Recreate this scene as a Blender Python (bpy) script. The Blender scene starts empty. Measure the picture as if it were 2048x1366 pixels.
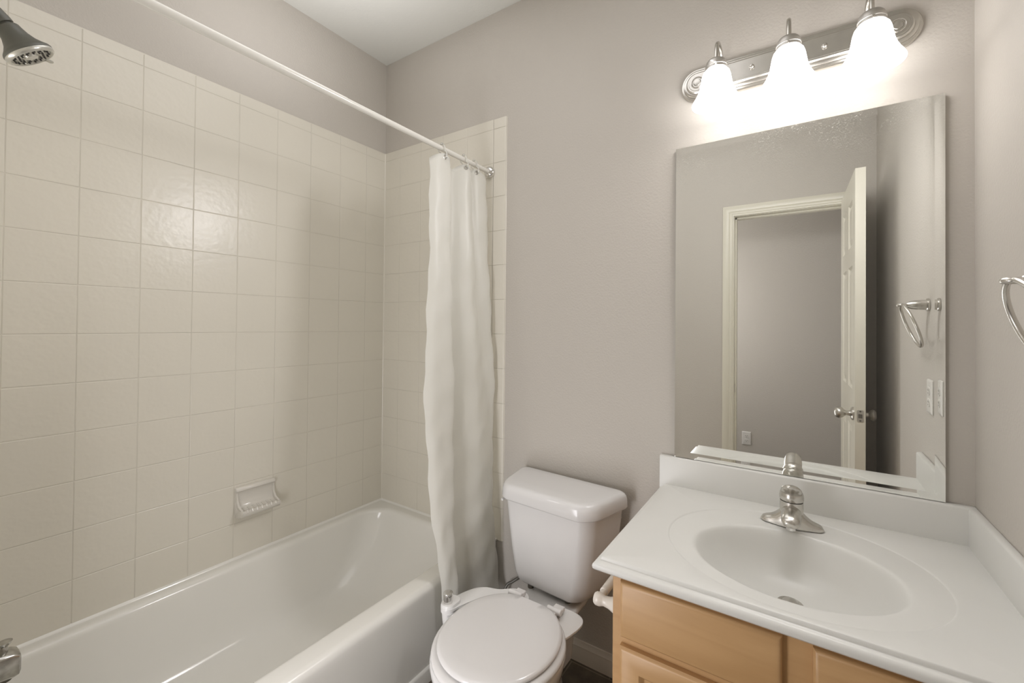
import bpy, math, random
from mathutils import Vector, Matrix
random.seed(7)
PI = math.pi
sc = bpy.context.scene
C = sc.collection

# ------------------------------------------------------------------ camera, world, exposure
cam_d = bpy.data.cameras.new('camera')
cam = bpy.data.objects.new('camera', cam_d)
C.objects.link(cam)
cam_d.sensor_fit = 'HORIZONTAL'
cam_d.sensor_width = 36.0
cam_d.lens = 862.56 / 2048 * 36.0
cam_d.shift_x = 0.0
cam_d.shift_y = -(683 - 641.13) / 2048
cam_d.clip_start = 0.02
yaw, pit, rol = -0.5907, 0.0098, 0.0091
fw = Vector((math.sin(yaw) * math.cos(pit), math.cos(yaw) * math.cos(pit), math.sin(pit)))
rt = Vector((math.cos(yaw), -math.sin(yaw), 0))
up = rt.cross(fw)
r2 = rt * math.cos(rol) + up * math.sin(rol)
u2 = -rt * math.sin(rol) + up * math.cos(rol)
m = Matrix((r2, u2, -fw)).transposed().to_4x4()
m.translation = Vector((1.8721, -1.5471, 1.2956))
cam.matrix_world = m
sc.camera = cam

w = bpy.data.worlds.new('world')
sc.world = w
w.use_nodes = True
w.node_tree.nodes['Background'].inputs[0].default_value = (1.0, 0.97, 0.92, 1)
w.node_tree.nodes['Background'].inputs[1].default_value = 0.25

vs = sc.view_settings
vs.view_transform = 'Standard'
vs.look = 'None'
vs.gamma = 1.0
vs.use_curve_mapping = False
vs.exposure = 0.03

LAMP_SHADE = 7.4       # glow of the frosted shades
LAMP_BULB = 2.0       # bulbs inside the shades
HALL_POWER = 40.0
BOUNCE_POWER = 2.4
FILL_POWER = 4.8
DIRECT_POWER = 8.8
FRONT_POWER = 9.0

def area_light(name, loc, size, power, col=(1, 0.99, 1.03), rot=(0, 0, 0), sy=None):
    d = bpy.data.lights.new(name, 'AREA')
    d.energy = power
    d.color = col
    d.size = size
    if sy:
        d.shape = 'RECTANGLE'
        d.size_y = sy
    o = bpy.data.objects.new(name, d)
    o.location = loc
    o.rotation_euler = rot
    C.objects.link(o)
    return o
area_light('hall_fill', (0.34, -2.27, 1.55), 0.5, HALL_POWER, rot=(0, -PI / 2, 0), sy=1.6)  # added fill at the hall end, not a real hall fixture
# added unseen light over the tub, aimed up to brighten the ceiling
area_light('ceiling_bounce_fill', (0.48, -0.70, 2.00), 0.4, BOUNCE_POWER, (1, 0.99, 1.03), (PI, 0, 0)).data.spread = math.radians(118)
# added light just in front of the shades, boosting the vanity lamps' throw
vd = area_light('vanity_throw_fill', (1.82, -0.225, 2.03), 0.40, DIRECT_POWER, (1, 0.985, 1.01), sy=0.13)
vd.rotation_euler = Vector((-0.46, -0.85, -0.26)).to_track_quat('-Z', 'Z').to_euler()
area_light('ceiling_fill', (1.05, -0.90, 2.69), 1.1, FILL_POWER, (1, 0.99, 1.03))  # added soft fill from above, no such fixture in the room
area_light('front_fill_lamp', (0.98, -1.66, 0.55), 0.32, FRONT_POWER, (1, 0.99, 1.03), (PI / 2, 0, 0), 1.0)  # added fill by the door wall, out of view, lifts the low surfaces
# ------------------------------------------------------------------ materials
def new_mat(name):
    mt = bpy.data.materials.new(name)
    mt.use_nodes = True
    nt = mt.node_tree
    b = nt.nodes['Principled BSDF']
    return mt, nt, b

def pmat(name, col, rough=0.5, metal=0.0, bump=None, spec=0.5, var=None, coat=0.0, sss=0.0, trans=0.0):
    mt, nt, b = new_mat(name)
    b.inputs['Base Color'].default_value = (*col, 1)
    b.inputs['Roughness'].default_value = rough
    b.inputs['Metallic'].default_value = metal
    b.inputs['Specular IOR Level'].default_value = spec
    b.inputs['Coat Weight'].default_value = coat
    b.inputs['Transmission Weight'].default_value = trans
    geo = nt.nodes.new('ShaderNodeNewGeometry')
    if bump:
        sca, dist, det = bump
        n = nt.nodes.new('ShaderNodeTexNoise')
        n.inputs['Scale'].default_value = sca
        n.inputs['Detail'].default_value = det
        nt.links.new(geo.outputs['Position'], n.inputs['Vector'])
        bp = nt.nodes.new('ShaderNodeBump')
        bp.inputs['Distance'].default_value = dist
        bp.inputs['Strength'].default_value = 1.0
        nt.links.new(n.outputs['Fac'], bp.inputs['Height'])
        nt.links.new(bp.outputs['Normal'], b.inputs['Normal'])
    if var:
        sca, amt = var
        n = nt.nodes.new('ShaderNodeTexNoise')
        n.inputs['Scale'].default_value = sca
        n.inputs['Detail'].default_value = 3
        nt.links.new(geo.outputs['Position'], n.inputs['Vector'])
        rp = nt.nodes.new('ShaderNodeValToRGB')
        rp.color_ramp.elements[0].position = 0.3
        rp.color_ramp.elements[1].position = 0.7
        rp.color_ramp.elements[0].color = (*[c * (1 - amt) for c in col], 1)
        rp.color_ramp.elements[1].color = (*[min(1, c * (1 + amt)) for c in col], 1)
        nt.links.new(n.outputs['Fac'], rp.inputs['Fac'])
        nt.links.new(rp.outputs['Color'], b.inputs['Base Color'])
    return mt

M = {}
M['wall'] = pmat('greige_wall_paint', (0.545, 0.51, 0.46), 0.62, bump=(140, 0.0010, 2.0), spec=0.35)
M['wall_hall'] = pmat('hall_wall_paint', (0.545, 0.51, 0.46), 0.7, bump=(110, 0.001, 2.0), spec=0.3)
M['ceiling'] = pmat('ceiling_paint', (0.66, 0.655, 0.61), 0.85, bump=(90, 0.0008, 2.0), spec=0.2)
M['tile'] = pmat('cream_glazed_tile', (0.72, 0.685, 0.60), 0.27, bump=(48, 0.0007, 1.5), spec=0.4, var=(3.0, 0.015))
M['grout'] = pmat('tile_grout', (0.60, 0.565, 0.49), 0.8, var=(5.0, 0.10))
M['tub'] = pmat('tub_enamel', (0.80, 0.785, 0.735), 0.13, bump=(6, 0.0006, 1.0))
M['porcelain'] = pmat('white_porcelain', (0.715, 0.705, 0.695), 0.09)
M['seat'] = pmat('white_seat_plastic', (0.715, 0.70, 0.685), 0.16)
M['bidet'] = pmat('white_bidet_plastic', (0.78, 0.77, 0.75), 0.25)
M['counter'] = pmat('cultured_marble', (0.715, 0.71, 0.675), 0.36, var=(9.0, 0.012))
M['trim'] = pmat('cream_trim_paint', (0.70, 0.67, 0.565), 0.35)
M['base'] = pmat('baseboard_paint', (0.66, 0.61, 0.53), 0.4)
M['door'] = pmat('cream_door_paint', (0.70, 0.67, 0.575), 0.38)
M['chrome'] = pmat('chrome', (0.72, 0.71, 0.69), 0.08, 1.0)
M['nickel'] = pmat('brushed_nickel', (0.62, 0.60, 0.56), 0.27, 1.0, var=(40, 0.04))
M['nickel_dark'] = pmat('satin_nickel', (0.55, 0.53, 0.49), 0.33, 1.0)
M['spout'] = pmat('worn_chrome', (0.50, 0.49, 0.46), 0.25, 1.0, var=(60, 0.25))
M['holder_metal'] = pmat('satin_lamp_holder', (0.58, 0.56, 0.53), 0.48, 1.0)
M['rod'] = pmat('white_rod_enamel', (0.74, 0.72, 0.66), 0.22)
M['shower_grey'] = pmat('grey_shower_plastic', (0.11, 0.11, 0.092), 0.4)
M['shower_face'] = pmat('shower_face_silver', (0.58, 0.57, 0.52), 0.28, 0.6)
M['dark'] = pmat('dark_rubber', (0.045, 0.042, 0.036), 0.6)
M['gap'] = pmat('dark_gap', (0.12, 0.11, 0.09), 0.8)
M['plate'] = pmat('white_switch_plastic', (0.74, 0.72, 0.68), 0.3)
M['ceramic'] = pmat('cream_ceramic', (0.68, 0.65, 0.59), 0.12)
M['holder'] = pmat('offwhite_holder', (0.74, 0.69, 0.62), 0.25)
M['mirror_edge'] = pmat('mirror_edge', (0.22, 0.22, 0.19), 0.4, 0.3, var=(70, 0.5))
M['hose'] = pmat('grey_hose', (0.18, 0.17, 0.15), 0.4, 0.4)

def wood():
    mt, nt, b = new_mat('maple_wood')
    geo = nt.nodes.new('ShaderNodeNewGeometry')
    mp = nt.nodes.new('ShaderNodeMapping')
    mp.inputs['Scale'].default_value = (1.2, 6, 10)
    nt.links.new(geo.outputs['Position'], mp.inputs['Vector'])
    n = nt.nodes.new('ShaderNodeTexNoise')
    n.inputs['Scale'].default_value = 2.2
    n.inputs['Detail'].default_value = 5
    n.inputs['Distortion'].default_value = 0.6
    nt.links.new(mp.outputs['Vector'], n.inputs['Vector'])
    rp = nt.nodes.new('ShaderNodeValToRGB')
    rp.color_ramp.elements[0].position = 0.30
    rp.color_ramp.elements[0].color = (0.50, 0.298, 0.134, 1)
    rp.color_ramp.elements[1].position = 0.72
    rp.color_ramp.elements[1].color = (0.60, 0.374, 0.182, 1)
    nt.links.new(n.outputs['Fac'], rp.inputs['Fac'])
    n2 = nt.nodes.new('ShaderNodeTexNoise')
    n2.inputs['Scale'].default_value = 7
    n2.inputs['Detail'].default_value = 2
    nt.links.new(geo.outputs['Position'], n2.inputs['Vector'])
    mx = nt.nodes.new('ShaderNodeMix')
    mx.data_type = 'RGBA'
    mx.blend_type = 'MULTIPLY'
    rp2 = nt.nodes.new('ShaderNodeValToRGB')
    rp2.color_ramp.elements[0].color = (0.90, 0.88, 0.86, 1)
    rp2.color_ramp.elements[1].color = (1, 1, 1, 1)
    rp2.color_ramp.elements[1].position = 0.6
    nt.links.new(n2.outputs['Fac'], rp2.inputs['Fac'])
    mx.inputs[0].default_value = 0.6
    nt.links.new(rp.outputs['Color'], mx.inputs[6])
    nt.links.new(rp2.outputs['Color'], mx.inputs[7])
    nt.links.new(mx.outputs[2], b.inputs['Base Color'])
    b.inputs['Roughness'].default_value = 0.38
    return mt
M['wood'] = wood()

def floor_mat():
    mt, nt, b = new_mat('dark_vinyl_floor')
    geo = nt.nodes.new('ShaderNodeNewGeometry')
    mp = nt.nodes.new('ShaderNodeMapping')
    mp.inputs['Location'].default_value = (0.06, 0.02, 0)
    nt.links.new(geo.outputs['Position'], mp.inputs['Vector'])
    br = nt.nodes.new('ShaderNodeTexBrick')
    br.offset = 0.5
    br.inputs['Scale'].default_value = 1.0
    br.inputs['Brick Width'].default_value = 0.30
    br.inputs['Row Height'].default_value = 0.15
    br.inputs['Mortar Size'].default_value = 0.0025
    br.inputs['Color1'].default_value = (0.085, 0.068, 0.05, 1)
    br.inputs['Color2'].default_value = (0.105, 0.085, 0.063, 1)
    br.inputs['Mortar'].default_value = (0.20, 0.17, 0.13, 1)
    nt.links.new(mp.outputs['Vector'], br.inputs['Vector'])
    n = nt.nodes.new('ShaderNodeTexNoise')
    n.inputs['Scale'].default_value = 18
    n.inputs['Detail'].default_value = 6
    nt.links.new(geo.outputs['Position'], n.inputs['Vector'])
    rp = nt.nodes.new('ShaderNodeValToRGB')
    rp.color_ramp.elements[0].color = (0.55, 0.55, 0.55, 1)
    rp.color_ramp.elements[1].color = (1.35, 1.35, 1.35, 1)
    rp.color_ramp.elements[0].position = 0.3
    rp.color_ramp.elements[1].position = 0.7
    nt.links.new(n.outputs['Fac'], rp.inputs['Fac'])
    mx = nt.nodes.new('ShaderNodeMix')
    mx.data_type = 'RGBA'
    mx.blend_type = 'MULTIPLY'
    mx.inputs[0].default_value = 1
    nt.links.new(br.outputs['Color'], mx.inputs[6])
    nt.links.new(rp.outputs['Color'], mx.inputs[7])
    nt.links.new(mx.outputs[2], b.inputs['Base Color'])
    b.inputs['Roughness'].default_value = 0.45
    return mt
M['floor'] = floor_mat()

def mirror_mat():
    mt, nt, b = new_mat('dusty_mirror')
    nt.nodes.remove(b)
    out = nt.nodes['Material Output']
    g = nt.nodes.new('ShaderNodeBsdfGlossy')
    g.inputs['Color'].default_value = (0.90, 0.91, 0.885, 1)
    g.inputs['Roughness'].default_value = 0.0
    d = nt.nodes.new('ShaderNodeBsdfDiffuse')
    d.inputs['Color'].default_value = (0.8, 0.78, 0.72, 1)
    mix = nt.nodes.new('ShaderNodeMixShader')
    geo = nt.nodes.new('ShaderNodeNewGeometry')
    # water specks: small blobs, denser towards the top of the glass
    mp = nt.nodes.new('ShaderNodeMapping')
    mp.inputs['Scale'].default_value = (1.0, 1.0, 1.6)
    nt.links.new(geo.outputs['Position'], mp.inputs['Vector'])
    v = nt.nodes.new('ShaderNodeTexNoise')
    v.inputs['Scale'].default_value = 190
    v.inputs['Detail'].default_value = 2
    nt.links.new(mp.outputs['Vector'], v.inputs['Vector'])
    v2 = nt.nodes.new('ShaderNodeTexNoise')
    v2.inputs['Scale'].default_value = 7
    v2.inputs['Detail'].default_value = 3
    nt.links.new(mp.outputs['Vector'], v2.inputs['Vector'])
    sx = nt.nodes.new('ShaderNodeSeparateXYZ')
    nt.links.new(geo.outputs['Position'], sx.inputs[0])
    hm = nt.nodes.new('ShaderNodeMapRange')
    hm.inputs['From Min'].default_value = 1.70
    hm.inputs['From Max'].default_value = 1.90
    hm.inputs['To Min'].default_value = 0.0
    hm.inputs['To Max'].default_value = 1.0
    nt.links.new(sx.outputs['Z'], hm.inputs['Value'])
    dots = nt.nodes.new('ShaderNodeMapRange')
    dots.inputs['From Min'].default_value = 0.56
    dots.inputs['From Max'].default_value = 0.68
    nt.links.new(v.outputs['Fac'], dots.inputs['Value'])
    pat = nt.nodes.new('ShaderNodeMapRange')
    pat.inputs['From Min'].default_value = 0.42
    pat.inputs['From Max'].default_value = 0.62
    nt.links.new(v2.outputs['Fac'], pat.inputs['Value'])
    m1 = nt.nodes.new('ShaderNodeMath'); m1.operation = 'MULTIPLY'
    nt.links.new(dots.outputs[0], m1.inputs[0]); nt.links.new(pat.outputs[0], m1.inputs[1])
    m2 = nt.nodes.new('ShaderNodeMath'); m2.operation = 'MULTIPLY'
    nt.links.new(m1.outputs[0], m2.inputs[0]); nt.links.new(hm.outputs[0], m2.inputs[1])
    m3 = nt.nodes.new('ShaderNodeMath'); m3.operation = 'MULTIPLY_ADD'
    nt.links.new(m2.outputs[0], m3.inputs[0]); m3.inputs[1].default_value = 0.26; m3.inputs[2].default_value = 0.03
    nt.links.new(m3.outputs[0], mix.inputs[0])
    nt.links.new(g.outputs[0], mix.inputs[1])
    nt.links.new(d.outputs[0], mix.inputs[2])
    nt.links.new(mix.outputs[0], out.inputs['Surface'])
    return mt
M['mirror'] = mirror_mat()

def emis(name, col, st):
    mt, nt, b = new_mat(name)
    b.inputs['Base Color'].default_value = (0.8, 0.78, 0.74, 1)
    b.inputs['Emission Color'].default_value = (*col, 1)
    b.inputs['Emission Strength'].default_value = st
    b.inputs['Roughness'].default_value = 0.3
    return mt
M['shade'] = emis('lit_frosted_glass', (1.0, 0.98, 0.985), LAMP_SHADE)
M['bulb'] = emis('lit_bulb', (1.0, 0.97, 0.93), LAMP_BULB)

def curtain_mat():
    mt, nt, b = new_mat('white_vinyl_curtain')
    out = nt.nodes['Material Output']
    b.inputs['Base Color'].default_value = (0.87, 0.86, 0.81, 1)
    b.inputs['Roughness'].default_value = 0.42
    t = nt.nodes.new('ShaderNodeBsdfTranslucent')
    t.inputs['Color'].default_value = (0.90, 0.885, 0.82, 1)
    geo = nt.nodes.new('ShaderNodeNewGeometry')
    n = nt.nodes.new('ShaderNodeTexNoise')
    n.inputs['Scale'].default_value = 14
    n.inputs['Detail'].default_value = 2
    nt.links.new(geo.outputs['Position'], n.inputs['Vector'])
    bp = nt.nodes.new('ShaderNodeBump')
    bp.inputs['Distance'].default_value = 0.004
    bp.inputs['Strength'].default_value = 0.7
    nt.links.new(n.outputs['Fac'], bp.inputs['Height'])
    nt.links.new(bp.outputs['Normal'], b.inputs['Normal'])
    mix = nt.nodes.new('ShaderNodeMixShader')
    mix.inputs[0].default_value = 0.35
    nt.links.new(b.outputs[0], mix.inputs[1])
    nt.links.new(t.outputs[0], mix.inputs[2])
    nt.links.new(mix.outputs[0], out.inputs['Surface'])
    return mt
M['curtain'] = curtain_mat()

def clear_mat():
    mt, nt, b = new_mat('clear_plastic')
    b.inputs['Base Color'].default_value = (0.93, 0.93, 0.90, 1)
    b.inputs['Roughness'].default_value = 0.08
    b.inputs['Transmission Weight'].default_value = 0.75
    b.inputs['IOR'].default_value = 1.3
    return mt
M['clear'] = clear_mat()

# ------------------------------------------------------------------ mesh helpers
class MB:
    def __init__(s):
        s.v = []; s.f = []; s.mi = []; s.cur = 0
    def add(s, vs_, fs):
        o = len(s.v)
        s.v += [tuple(v) for v in vs_]
        for f in fs:
            s.f.append(tuple(i + o for i in f)); s.mi.append(s.cur)
    def box(s, a, b):
        x0, y0, z0 = (min(a[i], b[i]) for i in range(3))
        x1, y1, z1 = (max(a[i], b[i]) for i in range(3))
        s.add([(x0, y0, z0), (x1, y0, z0), (x1, y1, z0), (x0, y1, z0), (x0, y0, z1), (x1, y0, z1), (x1, y1, z1), (x0, y1, z1)],
              [(0, 3, 2, 1), (4, 5, 6, 7), (0, 1, 5, 4), (1, 2, 6, 5), (2, 3, 7, 6), (3, 0, 4, 7)])
    def loft(s, rings, cap0=False, cap1=False, closed=True):
        n = len(rings[0]); vs_ = [p for r in rings for p in r]; fs = []
        for i in range(len(rings) - 1):
            for j in range(n if closed else n - 1):
                k = (j + 1) % n
                fs.append((i * n + j, i * n + k, (i + 1) * n + k, (i + 1) * n + j))
        if cap0: fs.append(tuple(range(n - 1, -1, -1)))
        if cap1: fs.append(tuple((len(rings) - 1) * n + j for j in range(n)))
        s.add(vs_, fs)
    def lathe(s, prof, n=32, origin=(0, 0, 0), axis=(0, 0, 1), cap0=False, cap1=False):
        ax = Vector(axis).normalized()
        t = Vector((1, 0, 0)) if abs(ax.x) < 0.9 else Vector((0, 1, 0))
        e1 = (t - ax * t.dot(ax)).normalized(); e2 = ax.cross(e1); o = Vector(origin)
        rings = [[o + ax * h + (e1 * math.cos(2 * PI * j / n) + e2 * math.sin(2 * PI * j / n)) * r for j in range(n)] for r, h in prof]
        s.loft(rings, cap0, cap1)
    def tube(s, pts, r, n=12, cap=True, closed=False):
        P = [Vector(p) for p in pts]; rings = []; prev = None; N = len(P)
        for i, p in enumerate(P):
            if closed: d = P[(i + 1) % N] - P[i - 1]
            else: d = P[min(i + 1, N - 1)] - P[max(i - 1, 0)]
            d.normalize()
            if prev is None:
                t = Vector((0, 0, 1)) if abs(d.z) < 0.9 else Vector((1, 0, 0))
                e1 = (t - d * t.dot(d)).normalized()
            else:
                e1 = (prev - d * prev.dot(d)).normalized()
            prev = e1; e2 = d.cross(e1)
            rr = r[i] if isinstance(r, (list, tuple)) else r
            rings.append([p + (e1 * math.cos(2 * PI * j / n) + e2 * math.sin(2 * PI * j / n)) * rr for j in range(n)])
        if closed:
            rings.append(rings[0]); s.loft(rings)
        else:
            s.loft(rings, cap, cap)
    def prism(s, poly, a, b, plane='xz'):
        """extrude a 2-D polygon between a and b along the missing axis"""
        def P(p, t):
            if plane == 'xz': return (p[0], t, p[1])
            if plane == 'yz': return (t, p[0], p[1])
            return (p[0], p[1], t)
        s.loft([[P(p, a) for p in poly], [P(p, b) for p in poly]], True, True)

def obj(name, mb, mats, parent=None, smooth=True, bevel=0.0, seg=2, sub=0, angle=40, solid=0.0):
    me = bpy.data.meshes.new(name)
    me.from_pydata(mb.v, [], mb.f)
    if not isinstance(mats, (list, tuple)): mats = [mats]
    for mt in mats: me.materials.append(mt)
    for p, i in zip(me.polygons, mb.mi): p.material_index = i
    me.validate(); me.update()
    import bmesh
    bm = bmesh.new(); bm.from_mesh(me)
    bmesh.ops.remove_doubles(bm, verts=bm.verts, dist=1e-6)
    bmesh.ops.recalc_face_normals(bm, faces=bm.faces)
    bm.to_mesh(me); bm.free()
    if smooth:
        me.polygons.foreach_set('use_smooth', [True] * len(me.polygons))
        try: me.set_sharp_from_angle(angle=math.radians(angle))
        except Exception: pass
    o = bpy.data.objects.new(name, me)
    C.objects.link(o)
    if parent: o.parent = parent
    if solid:
        md = o.modifiers.new('solid', 'SOLIDIFY'); md.thickness = solid; md.offset = 0
    if bevel:
        md = o.modifiers.new('bevel', 'BEVEL'); md.width = bevel; md.segments = seg; md.limit_method = 'ANGLE'; md.angle_limit = math.radians(30)
        md.harden_normals = True
    if sub:
        md = o.modifiers.new('sub', 'SUBSURF'); md.levels = sub; md.render_levels = sub
    return o

def thing(name, label, cat, loc=(0, 0, 0), rz=0, group=None):
    o = bpy.data.objects.new(name, None)
    C.objects.link(o)
    o.location = loc; o.rotation_euler = (0, 0, rz)
    o.empty_display_size = 0.05
    tag(o, label, cat, group)
    return o
def tag(o, label, cat, group=None):
    o['label'] = label; o['category'] = cat
    if group: o['group'] = group
    return o
def struct(name, mb, mats, label, parent=None, **k):
    o = obj(name, mb, mats, parent, **k)
    o['kind'] = 'structure'
    if label: o['label'] = label
    return o
def shift(mb, loc):
    mb.v = [(v[0] - loc[0], v[1] - loc[1], v[2] - loc[2]) for v in mb.v]
    return mb

def rrect(cx, cy, hx, hy, r, n=8):
    """rounded rectangle, counter-clockwise, 4*(n+1) points; r = one radius or four (++,-+,--,+-)"""
    rs = r if isinstance(r, (list, tuple)) else [r] * 4
    pts = []
    for q, (sx, sy) in enumerate(((1, 1), (-1, 1), (-1, -1), (1, -1))):
        rr = rs[q]
        for i in range(n + 1):
            a = PI / 2 * (q + i / n)
            pts.append((cx + sx * (hx - rr) + rr * math.cos(a), cy + sy * (hy - rr) + rr * math.sin(a)))
    return pts

# ------------------------------------------------------------------ room shell
W, H = 2.236, 2.70
YF = -1.73            # bathroom face of the door wall
YS = -1.524           # face of the shower-head wall
PB = 0.006            # painted wall sits this far behind the tile face
YH = -2.70
mb = MB(); mb.box((-0.2, -2.9, -0.05), (3.2, 0.2, 0)); struct('floor', mb, M['floor'], 'dark brown vinyl floor', smooth=False)
mb = MB(); mb.box((-0.2, -2.9, H), (3.2, 0.2, H + 0.08)); struct('ceiling', mb, M['ceiling'], 'flat off-white ceiling', smooth=False)
mb = MB(); mb.box((-0.12, PB, 0), (W + 0.12, PB + 0.12, H)); struct('wall_back', mb, M['wall'], 'greige textured wall behind the toilet and mirror', smooth=False)
mb = MB(); mb.box((-PB - 0.12, PB, 0), (-PB, YF, H)); struct('wall_left', mb, M['wall'], 'greige wall above the tub tile', smooth=False)
mb = MB(); mb.box((W, PB, 0), (W + 0.12, YF, H)); struct('wall_right', mb, M['wall'], 'greige wall beside the vanity', smooth=False)
mb = MB()
DX0, DX1, DZ = 1.495, 2.105, 2.042   # clear door opening
mb.box((-0.126, YF, 0), (DX0 - 0.016, YF - 0.115, H)); mb.box((DX1 + 0.016, YF, 0), (W + 0.12, YF - 0.115, H))
mb.box((DX0 - 0.016, YF, DZ + 0.016), (DX1 + 0.016, YF - 0.115, H))
struct('wall_front', mb, M['wall'], 'greige wall with the doorway, seen in the mirror', smooth=False)
mb = MB(); mb.box((-PB, YS - 0.008, 0), (0.80, YF, H)); struct('wall_shower', mb, M['wall'], 'greige wall stub behind the shower head', smooth=False)
mb = MB(); mb.box((-0.2, YH, 0), (3.2, YH - 0.12, H)); struct('wall_hall', mb, M['wall_hall'], 'greige hall wall seen through the doorway in the mirror', smooth=False)
mb = MB(); mb.box((0.2, YF - 0.115, 0), (0.1, YH, H)); struct('wall_hall_left', mb, M['wall_hall'], 'hall end wall', smooth=False)
mb = MB(); mb.box((3.1, YF - 0.115, 0), (3.2, YH, H)); mb.box((W + 0.12, YF - 0.115, 0), (3.2, YF, H)); struct('wall_hall_right', mb, M['wall_hall'], 'other hall end wall', smooth=False)

# tile surround -----------------------------------------------------
S = 0.1524
TZ0, TZ1 = 0.352, 2.214
zl = [TZ0] + [1.255 + k * S for k in range(-5, 7)] + [TZ1]
def tiles(us, vs_, fn, g=0.0009, bev=0.0014, dep=0.0008):
    mb = MB()
    mb.cur = 1
    mb.add([fn(us[0], vs_[0], -dep), fn(us[-1], vs_[0], -dep), fn(us[-1], vs_[-1], -dep), fn(us[0], vs_[-1], -dep)], [(0, 1, 2, 3)])
    mb.cur = 0
    for i in range(len(us) - 1):
        for j in range(len(vs_) - 1):
            a, b, c, d = us[i] + g, us[i + 1] - g, vs_[j] + g, vs_[j + 1] - g
            if us[i] > us[i + 1]: a, b = us[i] - g, us[i + 1] + g
            sg = 1 if b > a else -1
            o = [fn(a, c, -dep), fn(b, c, -dep), fn(b, d, -dep), fn(a, d, -dep)]
            e = bev
            t = [fn(a + sg * e, c + e, 0), fn(b - sg * e, c + e, 0), fn(b - sg * e, d - e, 0), fn(a + sg * e, d - e, 0)]
            mb.add(o + t, [(4, 5, 6, 7), (0, 1, 5, 4), (1, 2, 6, 5), (2, 3, 7, 6), (3, 0, 4, 7)])
    return mb
yl = [0.0] + [-(0.1198 + k * S) for k in range(0, 10)]
yl = [y for y in yl if y > YS + 0.01] + [YS]
mb = tiles(yl, zl, lambda u, v, d: (d, u, v))
mb.cur = 0
mb.box((-PB, 0, TZ1 - 0.004), (-0.0002, YS, TZ1))
struct('trim_1', mb, [M['tile'], M['grout']], 'cream square tile on the long tub wall', smooth=False)
xl = [0.0] + [0.116 + k * S for k in range(5)]
mb = tiles(xl, zl, lambda u, v, d: (u, d * -1, v))
# rounded bull-nose column at the free edge
mb.cur = 0
xe = 0.797
def bull(mb, z0, z1, x0, x1, yb, sgn):
    prof = [(x0, yb + sgn * 0.0014), (x0 + 0.0016, yb)]
    R = 0.010
    for i in range(7):
        a = PI / 2 * i / 6
        prof.append((x1 - R + R * math.sin(a), yb + sgn * (R - R * math.cos(a))))
    prof += [(x1, yb + sgn * 0.02), (x0, yb + sgn * 0.02)]
    mb.prism(prof, z0, z1, 'xy')
for a, b in zip(zl[:-1], zl[1:]): bull(mb, a + 0.0009, b - 0.0009, xl[-1] + 0.0011, xe, 0.0, 1)
mb.cur = 1; mb.box((xl[-1], 0.0016, TZ0), (xe - 0.003, 0.02, TZ1 - 0.002)); mb.cur = 0
mb.box((0, 0.0002, TZ1 - 0.004), (xl[-1], PB, TZ1))
struct('trim_2', mb, [M['tile'], M['grout']], 'cream square tile behind the shower curtain with rounded edge tiles', smooth=True, angle=25)
mb = tiles(xl[::-1], zl, lambda u, v, d: (u, YS + d, v))
for a, b in zip(zl[:-1], zl[1:]): bull(mb, a + 0.0009, b - 0.0009, xl[-1] + 0.0011, xe, YS, -1)
struct('trim_3', mb, [M['tile'], M['grout']], 'cream square tile on the shower head wall', smooth=True, angle=25)

# caulk beads
mb = MB()
mb.prism([(-0.001, 0.350), (0.009, 0.350), (0.006, 0.3545), (-0.001, 0.360)], -0.0005, YS + 0.001, 'xz')
mb.prism([(0.001, 0.350), (-0.009, 0.350), (-0.006, 0.3545), (0.001, 0.360)], 0.0005, 0.764, 'yz')
struct('trim_6', mb, M['tub'], 'white caulk bead where the tile meets the tub', smooth=False)
mb = MB(); mb.prism([(-0.001, 0.001), (0.0045, 0.001), (0.002, -0.002), (-0.001, -0.0045)], 0.356, TZ1, 'xy')
struct('trim_7', mb, M['tile'], 'cream caulk line in the tiled corner', smooth=False)

# baseboards --------------------------------------------------------
def base_prof(d0, sgn):
    return [(d0, 0), (d0 + sgn * 0.015, 0), (d0 + sgn * 0.015, 0.044), (d0 + sgn * 0.012, 0.052), (d0 + sgn * 0.012, 0.058), (d0 + sgn * 0.007, 0.066), (d0 + sgn * 0.005, 0.076), (d0, 0.077)]
mb = MB(); mb.prism(base_prof(PB, -1), 0.80, 1.503, 'yz'); struct('baseboard_back', mb, M['base'], 'cream moulded baseboard between tub and vanity', smooth=True, angle=30)
mb = MB(); mb.prism(base_prof(W, -1), -0.56, YF, 'xz'); struct('baseboard_right', mb, M['base'], None, smooth=True, angle=30)
mb = MB(); mb.prism(base_prof(YH, 1), 0.2, 3.1, 'yz'); struct('baseboard_hall', mb, M['trim'], None, smooth=True, angle=30)

# door casing and jamb (seen in the mirror) --------------------------
def casing(mb):
    prof = [(0.0, 0.0), (0.0, 0.010), (0.006, 0.012), (0.010, 0.009), (0.016, 0.012), (0.022, 0.0125), (0.026, 0.0105), (0.032, 0.0145), (0.045, 0.017), (0.058, 0.018), (0.066, 0.016), (0.068, 0.0)]
    L = [[(DX0 - 0.004 - d, YF + t, 0) for d, t in prof], [(DX0 - 0.004 - d, YF + t, DZ + 0.004 + d) for d, t in prof],
         [(DX1 + 0.004 + d, YF + t, DZ + 0.004 + d) for d, t in prof], [(DX1 + 0.004 + d, YF + t, 0) for d, t in prof]]
    mb.loft(L, True, True)
mb = MB(); casing(mb); struct('trim_4', mb, M['trim'], 'cream ridged door casing seen in the mirror', smooth=True, angle=30)
mb = MB()
mb.box((DX0 - 0.016, YF, 0), (DX0, YF - 0.115, DZ)); mb.box((DX1, YF, 0), (DX1 + 0.016, YF - 0.115, DZ)); mb.box((DX0 - 0.016, YF, DZ), (DX1 + 0.016, YF - 0.115, DZ + 0.016))
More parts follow.
